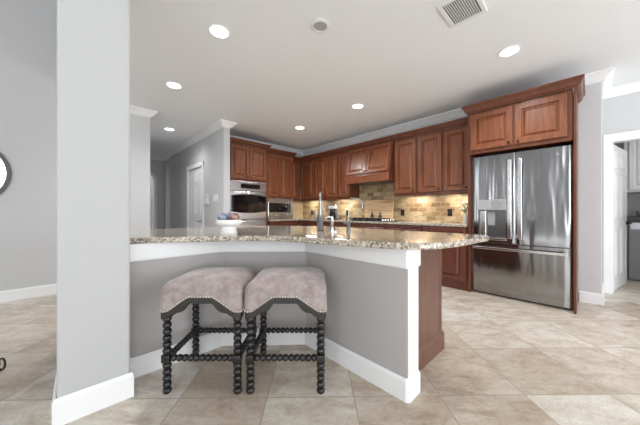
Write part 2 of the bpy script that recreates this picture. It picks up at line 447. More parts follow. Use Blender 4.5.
# hallway door
d2 = obj('door_2', panel_door(.89, 2.02), TRIM); d2['kind'] = 'structure'; d2['label'] = 'white six panel door in the hallway wall'; d2['category'] = 'door'
d2.location = (-6.43, 1.905, .006)
lv = bmesh.new(); lever(lv, .82, .87, -1, -.006); obj('door_handle', lv, DARKB, d2, True, label='dark bronze lever handle')
struct('trim_hall_door_casing', B((-6.53, 1.868, 0, -6.44, 1.89, 2.12), (-5.53, 1.868, 0, -5.44, 1.89, 2.12), (-6.53, 1.866, 2.03, -5.44, 1.89, 2.12)), TRIM, .004, 'white casing around the hallway door')

# ------------------------------------------------------------------ cabinet doors
def raised(wd, h, t=.024, fr=.062, M=None, bm=None):
    """raised panel door: x 0..wd, front at y=-t, back at y=0, z 0..h"""
    bm = bm or bmesh.new()
    fr = min(fr, wd*.22, h*.28)
    lv_ = [(0, -t+.003), (.004, -t), (fr-.008, -t), (fr-.005, -t+.004), (fr-.002, -t+.019), (fr+.010, -t+.019), (fr+.032, -t+.002), (fr+.036, -t+.001)]
    rings = []
    def ring(i, y):
        return [bm.verts.new((i, y, i)), bm.verts.new((wd-i, y, i)), bm.verts.new((wd-i, y, h-i)), bm.verts.new((i, y, h-i))]
    rings.append(ring(0, 0))
    for i, y in lv_: rings.append(ring(i, y))
    for a, b in zip(rings, rings[1:]):
        for k_ in range(4): bm.faces.new((a[k_], a[(k_+1) % 4], b[(k_+1) % 4], b[k_]))
    bm.faces.new(rings[0][::-1]); bm.faces.new(rings[-1])
    if M is not None:
        for r_ in rings:
            for v in r_: v.co = M @ v.co
    return bm
def knob(parent, x, z, y=-.02):
    bm = bmesh.new(); M = Matrix.Translation((x, y, z)) @ Matrix.Rotation(R(90), 4, 'X')
    lathe(bm, [(.006, 0), (.006, .012), (.014, .018), (.015, .024), (.009, .029)], M=M, seg=12)
    return obj('knob', bm, DARKB, parent, True)
def crown_wood(x0, x1, yf, z0, dep, h=.08, pj=.07, left=True, right=True):
    """local: front at y=yf, back at y=dep. built as a U shaped sweep"""
    pr = [(0, z0), (-.012, z0), (-.014, z0+.012), (-.03, z0+.022), (-pj*.75, z0+h*.65), (-pj, z0+h*.8), (-pj, z0+h), (0, z0+h)]
    path = []
    if left: path.append((x0, dep))
    path += [(x0, yf), (x1, yf)]
    if right: path.append((x1, dep))
    return sweep(path, pr)
def cabinet(name, label, loc, rz, wd, dep, z0, z1, doors, group, crownh=.09, cl=False, cr=False, wood_=CHERRY, panel=CHERRYP, top_gap=.0, pj=.06, rail=True, fr=.062, knobs='in'):
    """local frame: x 0..wd along the wall, y 0 = carcass front, y dep = wall"""
    t = thing(name, label, 'cabinet', loc, rz, group)
    obj('body', B((0, 0, z0, wd, dep, z1)), wood_, t)
    if rail: obj('light_rail', B((0, -.004, z0-.035, wd, .016, z0)), wood_, t, bevel=.004)
    n = len(doors)
    for i, (a, b, zz0, zz1) in enumerate(doors):
        d = obj('door', raised(b-a, zz1-zz0, fr=fr), panel, t); d.location = (a, -.001, zz0)
        if knobs:
            left_hinge = (i % 2 == 0) if n > 1 else True
            kx = (b-a)-.03 if left_hinge else .03
            knob(d, kx, .035 if knobs == 'in' else (zz1-zz0-.04))
    if crownh: obj('crown', crown_wood(0, wd, 0, z1-.01, dep, crownh, pj, cl, cr), wood_, t)
    return t
UP = 'cherry wall cabinets on the cooktop wall'
YF = 4.08; DEP = .305
def upper(label, x0, x1, nd, **k_):
    wd = x1-x0; m = .022; g = .010
    dw_ = (wd-2*m-(nd-1)*g)/nd
    ds = [(m+i*(dw_+g), m+i*(dw_+g)+dw_, 1.395, 2.29) for i in range(nd)]
    return cabinet('wall_cabinet', label, (x0, YF, 0), 0, wd, DEP, 1.375, 2.345, ds, UP, **k_)
upper('cherry corner wall cabinet with one door, darkest in the corner', -4.99, -4.475, 1)
upper('two-door cherry wall cabinet between the corner cabinet and the range hood', -4.475, -3.72, 2)
upper('narrow single-door cherry wall cabinet immediately left of the range hood', -3.72, -3.39, 1)
upper('cherry single-door wall cabinet immediately right of the range hood', -2.385, -1.96, 1)
upper('middle single-door cherry wall cabinet between the hood and the refrigerator', -1.96, -1.55, 1)
upper('cherry single-door wall cabinet immediately left of the refrigerator', -1.55, -1.165, 1, fr=.055)

# range hood cabinet: slanting doors over a protruding band
hd = thing('hood_cabinet', 'cherry range hood cabinet with two slanted doors over the cooktop', 'range hood', (-3.385, 4.385, 0))
hwid = .995
def sideprof(bm, pts, x0, x1):
    lo = [bm.verts.new((x0, y, z)) for y, z in pts]; hi = [bm.verts.new((x1, y, z)) for y, z in pts]; n = len(pts)
    bm.faces.new(lo); bm.faces.new(hi[::-1])
    for i in range(n): bm.faces.new((lo[i], hi[i], hi[(i+1) % n], lo[(i+1) % n]))
bm = bmesh.new(); sideprof(bm, [(0, 1.63), (-.48, 1.63), (-.48, 1.765), (-.325, 2.345), (0, 2.345)], 0, hwid)
obj('body', bm, CHERRY, hd)
obj('band', B((-.008, -.50, 1.62, hwid+.008, -.47, 1.755)), CHERRYP, hd, bevel=.005)
tilt = math.atan2(.155, .58); L = math.hypot(.155, .58)
for i in range(2):
    d = obj('door', raised(.467, L-.06), CHERRYP, hd); d.location = (.025+i*.478, -.481+.008, 1.79); d.rotation_euler = (-tilt, 0, 0)
    knob(d, .45 if i == 0 else .03, .04)
obj('crown', crown_wood(0, hwid, -.305, 2.335, 0, .09, .06, False, False), CHERRY, hd)
obj('filter', B((.06, -.44, 1.622, hwid-.06, -.06, 1.629)), DKSTEEL, hd)

# oven tower
RZ = R(90)   # local x -> +y, local -y -> +x
tw = thing('oven_cabinet', 'tall cherry cabinet housing the double wall oven', 'cabinet', (-4.75, 2.06, 0), RZ)
TWW = .905; TD = .515
obj('body', B((0, 0, .10, .06, TD, 2.43), (TWW-.05, 0, .10, TWW, TD, 2.43), (.06, 0, 1.69, TWW-.05, TD, 2.43), (.06, 0, .10, TWW-.05, TD, .34), (.06, .49, .34, TWW-.05, TD, 1.69)), CHERRY, tw)
obj('toe_kick', B((.0, .06, 0, TWW, TD, .10)), CHERRYD, tw)
for i in range(2):
    d = obj('door', raised(.385, .64), CHERRYP, tw); d.location = (.075+i*.392, -.001, 1.735); knob(d, .35 if i == 0 else .035, .04)
d = obj('drawer', raised(.77, .2), CHERRYP, tw); d.location = (.075, -.001, .12); knob(d, .385, .1)
obj('crown', sweep([(0, 0), (TWW, 0), (TWW, .085)], [(0, 2.42), (-.012, 2.42), (-.014, 2.422), (-.03, 2.432), (-.045, 2.465), (-.06, 2.478), (-.06, 2.495), (0, 2.495)]), CHERRY, tw)
ov = thing('wall_oven', 'stainless double wall oven with black glass in the tall cherry cabinet', 'oven', (-4.75, 2.06, 0), RZ)
ox0, ox1 = .075, TWW-.065
obj('chassis', B((ox0-.01, 0.002, .345, ox1+.01, .48, 1.685)), DKSTEEL, ov)
cp = obj('control_panel', B((ox0-.012, -.03, 1.49, ox1+.012, .0, 1.682)), STEEL2, ov, bevel=.006)
obj('display', B((ox0+.20, -.033, 1.54, ox1-.14, -.030, 1.63)), BLACKG, cp)
def ovendoor(z0, z1, top=.085):
    o = obj('oven_door', B((ox0-.01, -.035, z0, ox1+.01, -.002, z1)), STEEL2, ov, bevel=.006)
    # window with bowed top and bottom edges
    bm = bmesh.new(); pts = []; h = z1-z0; n = 14; a, b = ox0+.0, ox1-.0
    zt, zb = z1-top, z0+.15
    for i in range(n+1):
        u = i/n; pts.append((a+(b-a)*u, zt+.03*(1-(2*u-1)**2)))
    for i in range(n+1):
        u = 1-i/n; pts.append((a+(b-a)*u, zb-.03*(1-(2*u-1)**2)))
    lo = [bm.verts.new((x, -.039, z)) for x, z in pts]; hi = [bm.verts.new((x, -.034, z)) for x, z in pts]
    bm.faces.new(lo); bm.faces.new(hi[::-1])
    for i in range(len(pts)): bm.faces.new((lo[i], lo[(i+1) % len(pts)], hi[(i+1) % len(pts)], hi[i]))
    obj('window', bm, BLACKG, o)
    bm = bmesh.new(); hp = [(a+.02, -.036, z1-.045), (a+.03, -.075, z1-.045)]
    for i in range(1, 10): u = i/10; hp.append((a+.03+(b-a-.06)*u, -.080-.02*math.sin(PI*u), z1-.045+.012*math.sin(PI*u)))
    hp += [(b-.03, -.075, z1-.045), (b-.02, -.036, z1-.045)]
    tube(bm, hp, .012); obj('handle', bm, CHROME, o, True)
ovendoor(.93, 1.475); ovendoor(.36, .915, .17)

# microwave cabinet and corner cabinet on the left run
LW = 'cherry wall cabinets on the oven wall'
cabinet('wall_cabinet', 'two-door cherry wall cabinet above the built-in microwave', (-4.9, 2.975, 0), RZ, .80, .366, 1.385, 2.41,
        [(.045, .408, 1.41, 2.36), (.414, .775, 1.41, 2.36)], LW, .08, False, True, rail=False)
cabinet('wall_cabinet', 'narrow dark cherry filler cabinet in the corner beside the microwave cabinet', (-5.02, 3.78, 0), RZ, .295, .245, 1.375, 2.345,
        [(.02, .27, 1.395, 2.29)], LW, .09, False, False, knobs=None)
mw = thing('microwave', 'stainless built-in microwave with black window on the back counter', 'microwave', (-4.9, 2.975, 0), RZ)
obj('trim_frame', B((.01, -.012, .912, .78, .02, 1.383)), STEEL2, mw, bevel=.004)
obj('chassis', B((.03, .02, .912, .76, .36, 1.37)), DKSTEEL, mw)
dd = obj('door', B((.07, -.04, .965, .72, -.012, 1.30)), STEEL2, mw, bevel=.012)
obj('window', B((.085, -.044, 1.06, .60, -.038, 1.27)), BLACKG, dd, bevel=.02)
obj('control_pad', B((.605, -.044, 1.05, .69, -.038, 1.27)), DGREY, mw, bevel=.01)
bm = bmesh.new(); tube(bm, [(.1, -.04, .995), (.1, -.07, 1.0), (.4, -.08, 1.005), (.68, -.07, 1.0), (.68, -.04, .995)], .011); obj('handle', bm, CHROME, dd, True)

# base cabinets
def basecab(label, loc, rz, wd, nd, group, drawer=True, dep=.58):
    t = thing('base_cabinet', label, 'cabinet', loc, rz, group)
    obj('body', B((0, 0, .10, wd, dep, .868)), CHERRYD, t)
    obj('toe_kick', B((0, .05, 0, wd, dep, .10)), CHERRYD, t)
    m = .02; g = .006; dw_ = (wd-2*m-(nd-1)*g)/nd
    for i in range(nd):
        x = m+i*(dw_+g)
        zt = .70 if drawer else .85
        d = obj('door', raised(dw_, zt-.13), CHERRYD, t); d.location = (x, -.001, .13); knob(d, dw_-.03 if i % 2 == 0 else .03, zt-.13-.05)
        if drawer:
            d = obj('drawer', raised(dw_, .14, fr=.03), CHERRYD, t); d.location = (x, -.001, .715); knob(d, dw_/2, .07)
    return t
BG = 'cherry base cabinets along the cooktop wall'
YB = 3.80
basecab('cherry base cabinet in the kitchen corner under the counter', (-4.69, YB, 0), 0, .62, 1, BG)
basecab('cherry base cabinet left of the cooktop', (-4.07, YB, 0), 0, .70, 2, BG)
basecab('wide cherry base cabinet directly under the cooktop', (-3.37, YB, 0), 0, 1.0, 2, BG)
basecab('cherry base cabinet right of the cooktop', (-2.37, YB, 0), 0, .62, 2, BG)
basecab('cherry base cabinet beside the refrigerator with raised panel door', (-1.75, YB, 0), 0, .61, 1, BG, drawer=False)
basecab('cherry base cabinet under the microwave', (-4.72, 2.975, 0), RZ, .80, 2, 'cherry base cabinets on the oven wall', dep=.54)

# back counter (L shaped)
ct = obj('countertop', prism([(-4.68, 2.97), (-4.68, 3.765), (-1.135, 3.765), (-1.135, 4.372), (-5.255, 4.372), (-5.255, 2.97)], .869, .907), GRANITE, bevel=.008)
tag(ct, 'L-shaped speckled granite countertop along the back wall under the cooktop', 'countertop')
bs = obj('backsplash', B((-5.25, 4.374, .907, -1.135, 4.388, 1.375), (-3.385, 4.374, 1.375, -2.365, 4.388, 1.625)), SPLASH)
tag(bs, 'tan stone brick tile backsplash on the cooktop wall', 'backsplash')
bs2 = obj('backsplash', B((-5.268, 3.79, .907, -5.254, 4.372, 1.375)), SPLASH2)
tag(bs2, 'short return of tan stone backsplash beside the microwave', 'backsplash')

# ------------------------------------------------------------------ refrigerator surround and refrigerator
fs = thing('refrigerator_cabinet', 'cherry surround with two doors and crown above the refrigerator', 'cabinet', (-1.13, 3.80, 0))
FWW = 1.035
obj('side_panel', B((0, .02, 0, .022, .585, 1.84)), CHERRY, fs)
obj('side_panel', B((FWW-.022, 0, 0, FWW, .585, 2.40)), CHERRY, fs)
obj('body', B((0, .02, 1.84, FWW-.03, .585, 2.40)), CHERRY, fs)
for i in range(2):
    d = obj('door', raised(.455, .47, fr=.07), CHERRYP, fs); d.location = (.035+i*.475, .019, 1.885); knob(d, .42 if i == 0 else .035, .03)
obj('crown', sweep([(0, .20), (0, .01), (FWW, .01), (FWW, .585)], [(0, 2.385), (-.012, 2.385), (-.014, 2.397), (-.03, 2.407), (-.045, 2.45), (-.06, 2.465), (-.06, 2.485), (0, 2.485)]), CHERRY, fs)

fr_ = thing('refrigerator', 'stainless french-door refrigerator with bottom freezer and water dispenser', 'refrigerator', (-1.106, 3.86, 0))
FW = .983
obj('case', B((.012, .06, .03, FW-.012, .52, 1.79)), DKSTEEL, fr_)
obj('grille', B((.02, .04, .004, FW-.02, .1, .05)), DGREY, fr_)
def bowed(x0, x1, z0, z1, yb=.055, bow=.018, hole=None):
    """gently bowed door skin; the bow is over the full width of the fridge"""
    bm = bmesh.new(); n = 24
    def yy(x): u = (x)/FW*2-1; return bow*u*u
    xs = [x0+(x1-x0)*i/n for i in range(n+1)]
    if hole: xs = sorted(set(xs) | {hole[0], hole[1]})
    zs = [z0, z1] if not hole else [z0, hole[2], hole[3], z1]
    e = .006
    F = {}
    for i, x in enumerate(xs):
        for j, z in enumerate(zs):
            F[i, j] = bm.verts.new((x, yy(x)+(e if i in (0, len(xs)-1) else 0), z))
    for i in range(len(xs)-1):
        for j in range(len(zs)-1):
            if hole and hole[0]-1e-6 <= xs[i] and xs[i+1] <= hole[1]+1e-6 and j == 1: continue
            bm.faces.new((F[i, j], F[i+1, j], F[i+1, j+1], F[i, j+1]))
    # side, top, bottom skins
    for j, z in ((0, z0), (len(zs)-1, z1)):
        bk = [bm.verts.new((x, yb, z)) for x in xs]
        for i in range(len(xs)-1): bm.faces.new((F[i, j], F[i+1, j], bk[i+1], bk[i]))
    for i, x in ((0, x0), (len(xs)-1, x1)):
        b0 = bm.verts.new((x, yb, z0)); b1 = bm.verts.new((x, yb, z1))
        bm.faces.new([F[i, j] for j in range(len(zs))]+[b1, b0])
    bmesh.ops.remove_doubles(bm, verts=bm.verts, dist=1e-5)
    return bm
HX0, HX1, HZ0, HZ1 = .09, .39, .745, 1.10
d = obj('door', bowed(.0, .482, .685, 1.80, hole=(HX0, HX1, HZ0, HZ1)), STEEL, fr_, True, label='left stainless door with dispenser')
obj('dispenser_panel', B((HX0-.005, -.006, HZ1, HX1+.005, .012, 1.235)), STEEL2, d, bevel=.004)
obj('dispenser_screen', B((.235, -.009, 1.115, .345, -.004, 1.215)), LGREY, d)
obj('dispenser_cavity', B((HX0, .05, HZ0, HX1, .056, HZ1), (HX0-.004, .012, HZ0, HX0, .055, HZ1), (HX1, .012, HZ0, HX1+.004, .055, HZ1), (HX0, .012, HZ1-.004, HX1, .055, HZ1)), DKSTEEL, d)
obj('dispenser_paddle', B((.19, .030, .90, .27, .045, 1.07)), LGREY, d, bevel=.004)
obj('drip_tray', B((HX0-.005, -.02, HZ0-.03, HX1+.005, .055, HZ0)), CHROME, d, bevel=.004)
obj('dispenser_spout', B((HX0+.01, .02, HZ0+.005, HX0+.08, .05, HZ1-.006)), CHROME, d, bevel=.006)
d2_ = obj('door', bowed(.488, FW, .685, 1.80), STEEL, fr_, True)
fz = obj('freezer_drawer', bowed(0, FW, .028, .672), STEEL, fr_, True)
def barhandle(bm, x, z0, z1):
    box(bm, x-.020, -.062, z0, x+.020, -.046, z1, bev=.004)
    box(bm, x-.012, -.05, z0+.01, x+.012, .01, z0+.045); box(bm, x-.012, -.05, z1-.045, x+.012, .01, z1-.01)
bm = bmesh.new(); barhandle(bm, .435, .75, 1.71); obj('handle', bm, CHROME, d)
bm = bmesh.new(); barhandle(bm, .535, .75, 1.71); obj('handle', bm, CHROME, d2_)
bm = bmesh.new(); box(bm, .035, -.062, .598, FW-.035, -.046, .63, bev=.005); box(bm, .045, -.05, .602, .085, .012, .626); box(bm, FW-.085, -.05, .602, FW-.045, .012, .626)
obj('handle', bm, CHROME, fz)
bm = bmesh.new(); M = Matrix.Translation((.86, .008, 1.72)) @ Matrix.Rotation(R(90), 4, 'X'); lathe(bm, [(.014, 0), (.014, .003)], M=M, seg=20)
obj('emblem', bm, LGREY, d2_, label='small round grey emblem')
obj('foot', B((.80, .05, 0, .84, .09, .03)), DGREY, fr_); obj('foot', B((.1, .05, 0, .14, .09, .03)), DGREY, fr_)

# ------------------------------------------------------------------ peninsula cabinet and counter
pc = thing('peninsula_cabinet', 'cherry cabinet run behind the grey half wall with a wood end panel', 'cabinet', (0, 0, 0))
bodyp = [(-.81, 1.484), (-.81, 2.07), (-2.17, 2.07), (-2.9, 1.32), (-2.9, -.0), (-2.17, -.0)]+[(-2.17, .22)]+[(x, y) for x, y in offs(HW, .124)[0:]]
bodyp[-1] = (-.82, bodyp[-1][1])
obj('body', prism(bodyp, .10, .868), ENDP, pc)
toe = [(-.85, 1.49), (-.85, 2.0), (-2.13, 2.0), (-2.82, 1.28), (-2.82, .05), (-2.2, .05), (-2.2, .92), (-1.66, 1.49)]
obj('toe_kick', prism(toe, 0, .10), CHERRYD, pc)
ep = bmesh.new(); raised_face = None
obj('end_panel', B((-.81, 1.486, .13, -.80, 2.07, .866), (-.80, 1.486, .13, -.797, 1.50, .866), (-.80, 2.04, .13, -.797, 2.07, .866)), ENDP, pc, label='reddish brown wood end panel')
obj('base_moulding', sweep([(-.81, 1.486), (-.81, 2.085), (-.9, 2.085)], [(0, 0), (-.02, 0), (-.02, .12), (-.012, .14), (0, .145)]), ENDP, pc)
for i in range(3):
    d = obj('door', raised(.42, .70), CHERRYD, pc); d.location = (-.85-i*.43, 2.071, .13); d.rotation_euler = (0, 0, PI)
    knob(d, .38, .62)
bk = bmesh.new()
obj('corbel', B((-.80, 2.035, .835, -.775, 2.065, .868)), SATIN, pc, bevel=.006, label='small white corbel under the countertop corner')

def catmull(pts, n=5):
    o = []
    for i in range(len(pts)-1):
        p0 = Vector(pts[max(i-1, 0)]); p1 = Vector(pts[i]); p2 = Vector(pts[i+1]); p3 = Vector(pts[min(i+2, len(pts)-1)])
        for k_ in range(n):
            t = k_/n
            q = .5*((2*p1)+(-p0+p2)*t+(2*p0-5*p1+4*p2-p3)*t*t+(-p0+3*p1-3*p2+p3)*t**3)
            o.append((q.x, q.y))
    o.append(tuple(pts[-1])); return o
front = [(-2.075, .232), (-1.975, .401), (-1.85, .614), (-1.714, .83), (-1.56, .985), (-1.342, 1.085), (-1.138, 1.15), (-.922, 1.205), (-.73, 1.275), (-.635, 1.36), (-.568, 1.48), (-.525, 1.66), (-.508, 1.90), (-.492, 2.08), (-.505, 2.16), (-.56, 2.195), (-.70, 2.20)]
cpts = catmull(front, 4)+[(-1.3, 2.16), (-2.2, 2.14), (-2.98, 1.36), (-2.98, -.03), (-2.16, -.03), (-2.16, .232)]
pt = obj('countertop', prism(cpts, .8695, .907), GRANITE, bevel=.010)
tag(pt, 'curved speckled granite countertop on the peninsula in front of the stools', 'countertop')

# ------------------------------------------------------------------ bar stools
def make_stool(label):
    t = thing('bar_stool', label, 'stool', (0, 0, 0), 0, 'bar stools at the peninsula')
    W, D = .2395, .206      # half sizes of seat
    def rim(u, half):      # lower contour of fabric along one side, u = -1..1
        a = abs(u)
        if a < .30: return .572
        if a < .40: return .572-.016*(a-.30)/.10
        if a < .80: return .556-.068*(a-.40)/.40
        return .488-.006*(a-.80)/.2
    N = 28; per = []
    def add(side, u):
        r = .03
        s = [(W*u, -D), (W, D*u), (-W*u, D), (-W, -D*u)][side]
        x, y = s
        # soften the corners
        cx_, cy_ = abs(x)-(W-r), abs(y)-(D-r)
        if cx_ > 0 and cy_ > 0:
            l_ = math.hypot(cx_, cy_); x = math.copysign(W-r+cx_/l_*r, x); y = math.copysign(D-r+cy_/l_*r, y)
        per.append((x, y, rim(u, 0), side, u))
    for s in range(4):
        for i in range(N): add(s, -1+2*i/N)
    n = len(per)
    bm = bmesh.new(); rings = []
    for (k_, zt, mode) in [(1.0, None, 0), (1.012, .35, 1), (1.012, .7, 1), (1.0, 1.0, 1)]:
        ring = []
        for x, y, zb, s, u in per:
            ztop = .622
            z = zb if mode == 0 else zb+(ztop-zb)*zt
            ring.append(bm.verts.new((x*k_, y*k_, z)))
        rings.append(ring)
    for k_, dz in [(.965, .018), (.90, .034), (.78, .050), (.6, .062), (.4, .069), (.2, .072)]:
        rings.append([bm.verts.new((x*k_, y*k_, .622+dz)) for x, y, *_ in per])
    for a, b in zip(rings, rings[1:]):
        for i in range(n): bm.faces.new((a[i], a[(i+1) % n], b[(i+1) % n], b[i]))
    bm.faces.new(rings[-1])
    # underside
    und = [bm.verts.new((x*.9, y*.9, .58)) for x, y, *_ in per]
    for i in range(n): bm.faces.new((rings[0][(i+1) % n], rings[0][i], und[i], und[(i+1) % n]))
    bm.faces.new(und[::-1])
    obj('seat', bm, VELVET, t, True, label='dusty mauve velvet upholstered seat')
    # apron following the contour, with a scalloped lower edge
    bm = bmesh.new(); R4 = []
    def low(z, u):
        a = abs(u); s = .030
        if .30 < a < .62: s += .010*math.sin((a-.30)/.32*PI)*2
        if a > .86: s = .034
        return z-s
    for x, y, zb, s, u in per:
        R4.append([bm.verts.new((x*1.004, y*1.004, zb+.004)), bm.verts.new((x*1.008, y*1.008, zb-.004)), bm.verts.new((x*1.008, y*1.008, low(zb, u))), bm.verts.new((x*.92, y*.92, low(zb, u))), bm.verts.new((x*.92, y*.92, zb+.004))])
    for i in range(n):
        a, b = R4[i], R4[(i+1) % n]
        for k_ in range(5): bm.faces.new((a[k_], b[k_], b[(k_+1) % 5], a[(k_+1) % 5]))
    obj('apron', bm, APRON, t)
    # nailheads
    bm = bmesh.new()
    pts = [Vector((x*1.012, y*1.012, zb+.010)) for x, y, zb, *_ in per]; pts.append(pts[0])
    acc = 0; step = .0165
    for a, b in zip(pts, pts[1:]):
        l_ = (b-a).length; dpos = step-acc
        while dpos <= l_:
            bmesh.ops.create_icosphere(bm, subdivisions=1, radius=.0064, matrix=Matrix.Translation(a.lerp(b, dpos/l_))); dpos += step
        acc = (acc+l_) % step
    obj('nailhead_trim', bm, BRASS, t, True, label='row of small metal nailheads')
    lx, ly = W-.030, D-.030
    def leg(x, y):
        bm = bmesh.new(); prof = [(.014, .0)]
        zs = [(.0, .185), (.235, .462)]
        for z0, z1 in zs:
            nb = max(1, round((z1-z0)/.0355)); hh = (z1-z0)/nb
            for i in range(nb):
                for q in range(11):
                    a = PI*q/10; prof.append((max(.0125, (.0248*math.sin(a)**.6) if 0 < q < 10 else .0125), z0+hh*(i+.5-.5*math.cos(a))))
            if z0 == 0: prof += [(.0125, .186), (.0125, .234)]
        prof = [(r_, z+.0) for r_, z in prof]
        clean = [prof[0]]
        for p in prof[1:]:
            if p[1] > clean[-1][1]+1e-5: clean.append(p)
        lathe(bm, clean, x, y, 14); box(bm, x-.024, y-.024, .187, x+.024, y+.024, .233, bev=.003)
        box(bm, x-.018, y-.018, .455, x+.018, y+.018, .50)
        obj('leg', bm, BOBBIN, t, True)
    for sx in (-1, 1):
        for sy in (-1, 1): leg(sx*lx, sy*ly)
    def stretcher(a, b):
        bm = bmesh.new(); a = Vector(a); b = Vector(b); d_ = b-a; Ln = d_.length
        M = Matrix.Translation(a) @ d_.to_track_quat('Z', 'Y').to_matrix().to_4x4()
        nb = round(Ln/.033); hh = Ln/nb; prof = []
        for i in range(nb):
            for q in range(11):
                if i and q == 0: continue
                an = PI*q/10; prof.append((max(.010, .0205*math.sin(an)**.6 if 0 < q < 10 else .010), hh*(i+.5-.5*math.cos(an))))
        lathe(bm, prof, 0, 0, 12, M); obj('stretcher', bm, BOBBIN, t, True)
    zz = .21
    stretcher((-lx+.024, -ly, zz), (lx-.024, -ly, zz)); stretcher((-lx+.024, ly, zz), (lx-.024, ly, zz))
    stretcher((-lx, -ly+.024, zz), (-lx, ly-.024, zz)); stretcher((lx, -ly+.024, zz), (lx, ly-.024, zz))
    return t
st = make_stool('left one of the two mauve upholstered bar stools with black bobbin legs')
cam_c, cam_s = .6885, .7253
def XZ(X, Z): return (cam_c*X-cam_s*Z, cam_s*X+cam_c*Z)
sy = R(43.51)+0
x, y = XZ(-.700, 1.70); st.location = (x, y, 0); st.rotation_euler = (0, 0, R(46.5))
x, y = XZ(-.205, 1.70)
dup(st, (x, y, 0), R(46.5), 'right one of the two mauve upholstered bar stools with black bobbin legs')

# ------------------------------------------------------------------ things on the peninsula
TOP = .907
fb = thing('footed_bowl', 'white footed bowl holding decorative balls on the peninsula countertop', 'bowl', (-1.94, .86, TOP))
bm = bmesh.new(); lathe(bm, [(.062, 0), (.064, .008), (.058, .016), (.054, .055), (.062, .062), (.085, .068), (.094, .080), (.096, .105), (.092, .109), (.088, .105), (.088, .09), (.05, .080)], seg=36)
obj('bowl', bm, WHITE, fb, True)
def mottled(name, c1, c2):
    m = mat(name, c1, .8); a = noise(m, coords(m), 45, 4)
    setcol(m, ramp(m, a.outputs['Fac'], [(.4, c1), (.6, c2)])); bump(m, a.outputs['Fac'], .6, .01); return m
BLUE = mottled('blue_grey_twine', (.13, .15, .21), (.30, .33, .42)); BRN = mottled('brown_twine', (.14, .07, .045), (.40, .26, .20))
def dball(dx, dz, r, m, lab):
    x, y = XZ(dx, 0); bm = bmesh.new(); sphere(bm, (0, 0, 0), r, u=24, v=16); o = obj('decorative_ball', bm, m, smooth=True)
    o.location = (-1.94+x, .86+y, TOP+dz); tag(o, lab, 'ball', 'decorative balls in the footed bowl'); return o
dball(-.048, .124, .038, BLUE, 'blue-grey decorative ball at the left of the white footed bowl')
o = dball(-.015, .130, .036, BLUE, 'blue-grey decorative ball in the middle of the footed bowl'); o.location = (o.location.x-.045, o.location.y+.045, o.location.z)
dball(.045, .126, .037, BRN, 'brown decorative ball at the right of the white footed bowl')

def spout(bm, pts, r): tube(bm, pts, r, 14)
# main faucet: its spout points away from the camera
dv = XZ(0, 1)
fa = thing('kitchen_faucet', 'tall stainless pull-down faucet with a dark base, leftmost on the peninsula', 'faucet', (-1.665, 1.585, TOP))
bm = bmesh.new(); lathe(bm, [(.028, 0), (.034, .01), (.030, .014), (.030, .13), (.018, .14)], seg=20); obj('base', bm, DKSTEEL, fa, True)
bm = bmesh.new(); pp = [(0, 0, .13), (0, 0, .27)]
for k_ in range(1, 10): a = PI*k_/9; pp.append((dv[0]*.075*(1-math.cos(a)), dv[1]*.075*(1-math.cos(a)), .27+.075*math.sin(a)))
pp.append((dv[0]*.15, dv[1]*.15, .22)); spout(bm, pp, .011); obj('spout', bm, NICKEL, fa, True)
bm = bmesh.new(); tube(bm, [(dv[0]*.15, dv[1]*.15, .235), (dv[0]*.15, dv[1]*.15, .13)], [.015, .018]); obj('spray_head', bm, DKSTEEL, fa, True)
bm = bmesh.new(); rx = XZ(-1, 0); tube(bm, [(0, 0, .10), (rx[0]*.045, rx[1]*.045, .105), (rx[0]*.05, rx[1]*.05, .19)], .008); obj('handle', bm, DKSTEEL, fa, True)
# soap dispenser
sd = thing('soap_dispenser', 'small chrome pump dispenser between the two peninsula faucets', 'soap dispenser', (-1.565, 1.635, TOP))
bm = bmesh.new(); lathe(bm, [(.022, 0), (.022, .008), (.012, .015), (.012, .07), (.017, .078), (.017, .10), (.008, .105), (.008, .125)], seg=18); obj('body', bm, CHROME, sd, True)
bm = bmesh.new(); tube(bm, [(0, 0, .118), (rx[0]*.03, rx[1]*.03, .126), (rx[0]*.06, rx[1]*.06, .115)], .007); obj('nozzle', bm, CHROME, sd, True)
# gooseneck
gn = thing('gooseneck_faucet', 'slim gooseneck filtered water faucet, rightmost on the peninsula', 'faucet', (-1.487, 1.765, TOP))
bm = bmesh.new(); lathe(bm, [(.022, 0), (.022, .01), (.017, .018), (.017, .075), (.008, .085)], seg=18); obj('base', bm, DKSTEEL, gn, True)
rr = XZ(1, 0.0); pp = [(0, 0, .07), (0, 0, .235)]
for k_ in range(1, 13): a = PI*k_/12; pp.append((rr[0]*.06*(1-math.cos(a)), rr[1]*.06*(1-math.cos(a)), .235+.055*math.sin(a)))
pp.append((rr[0]*.12, rr[1]*.12, .20)); bm = bmesh.new(); spout(bm, pp, .0045); obj('spout', bm, NICKEL, gn, True)
bm = bmesh.new(); tube(bm, [(0, 0, .05), (rx[0]*.05, rx[1]*.05, .075)], .006); obj('handle', bm, DKSTEEL, gn, True)

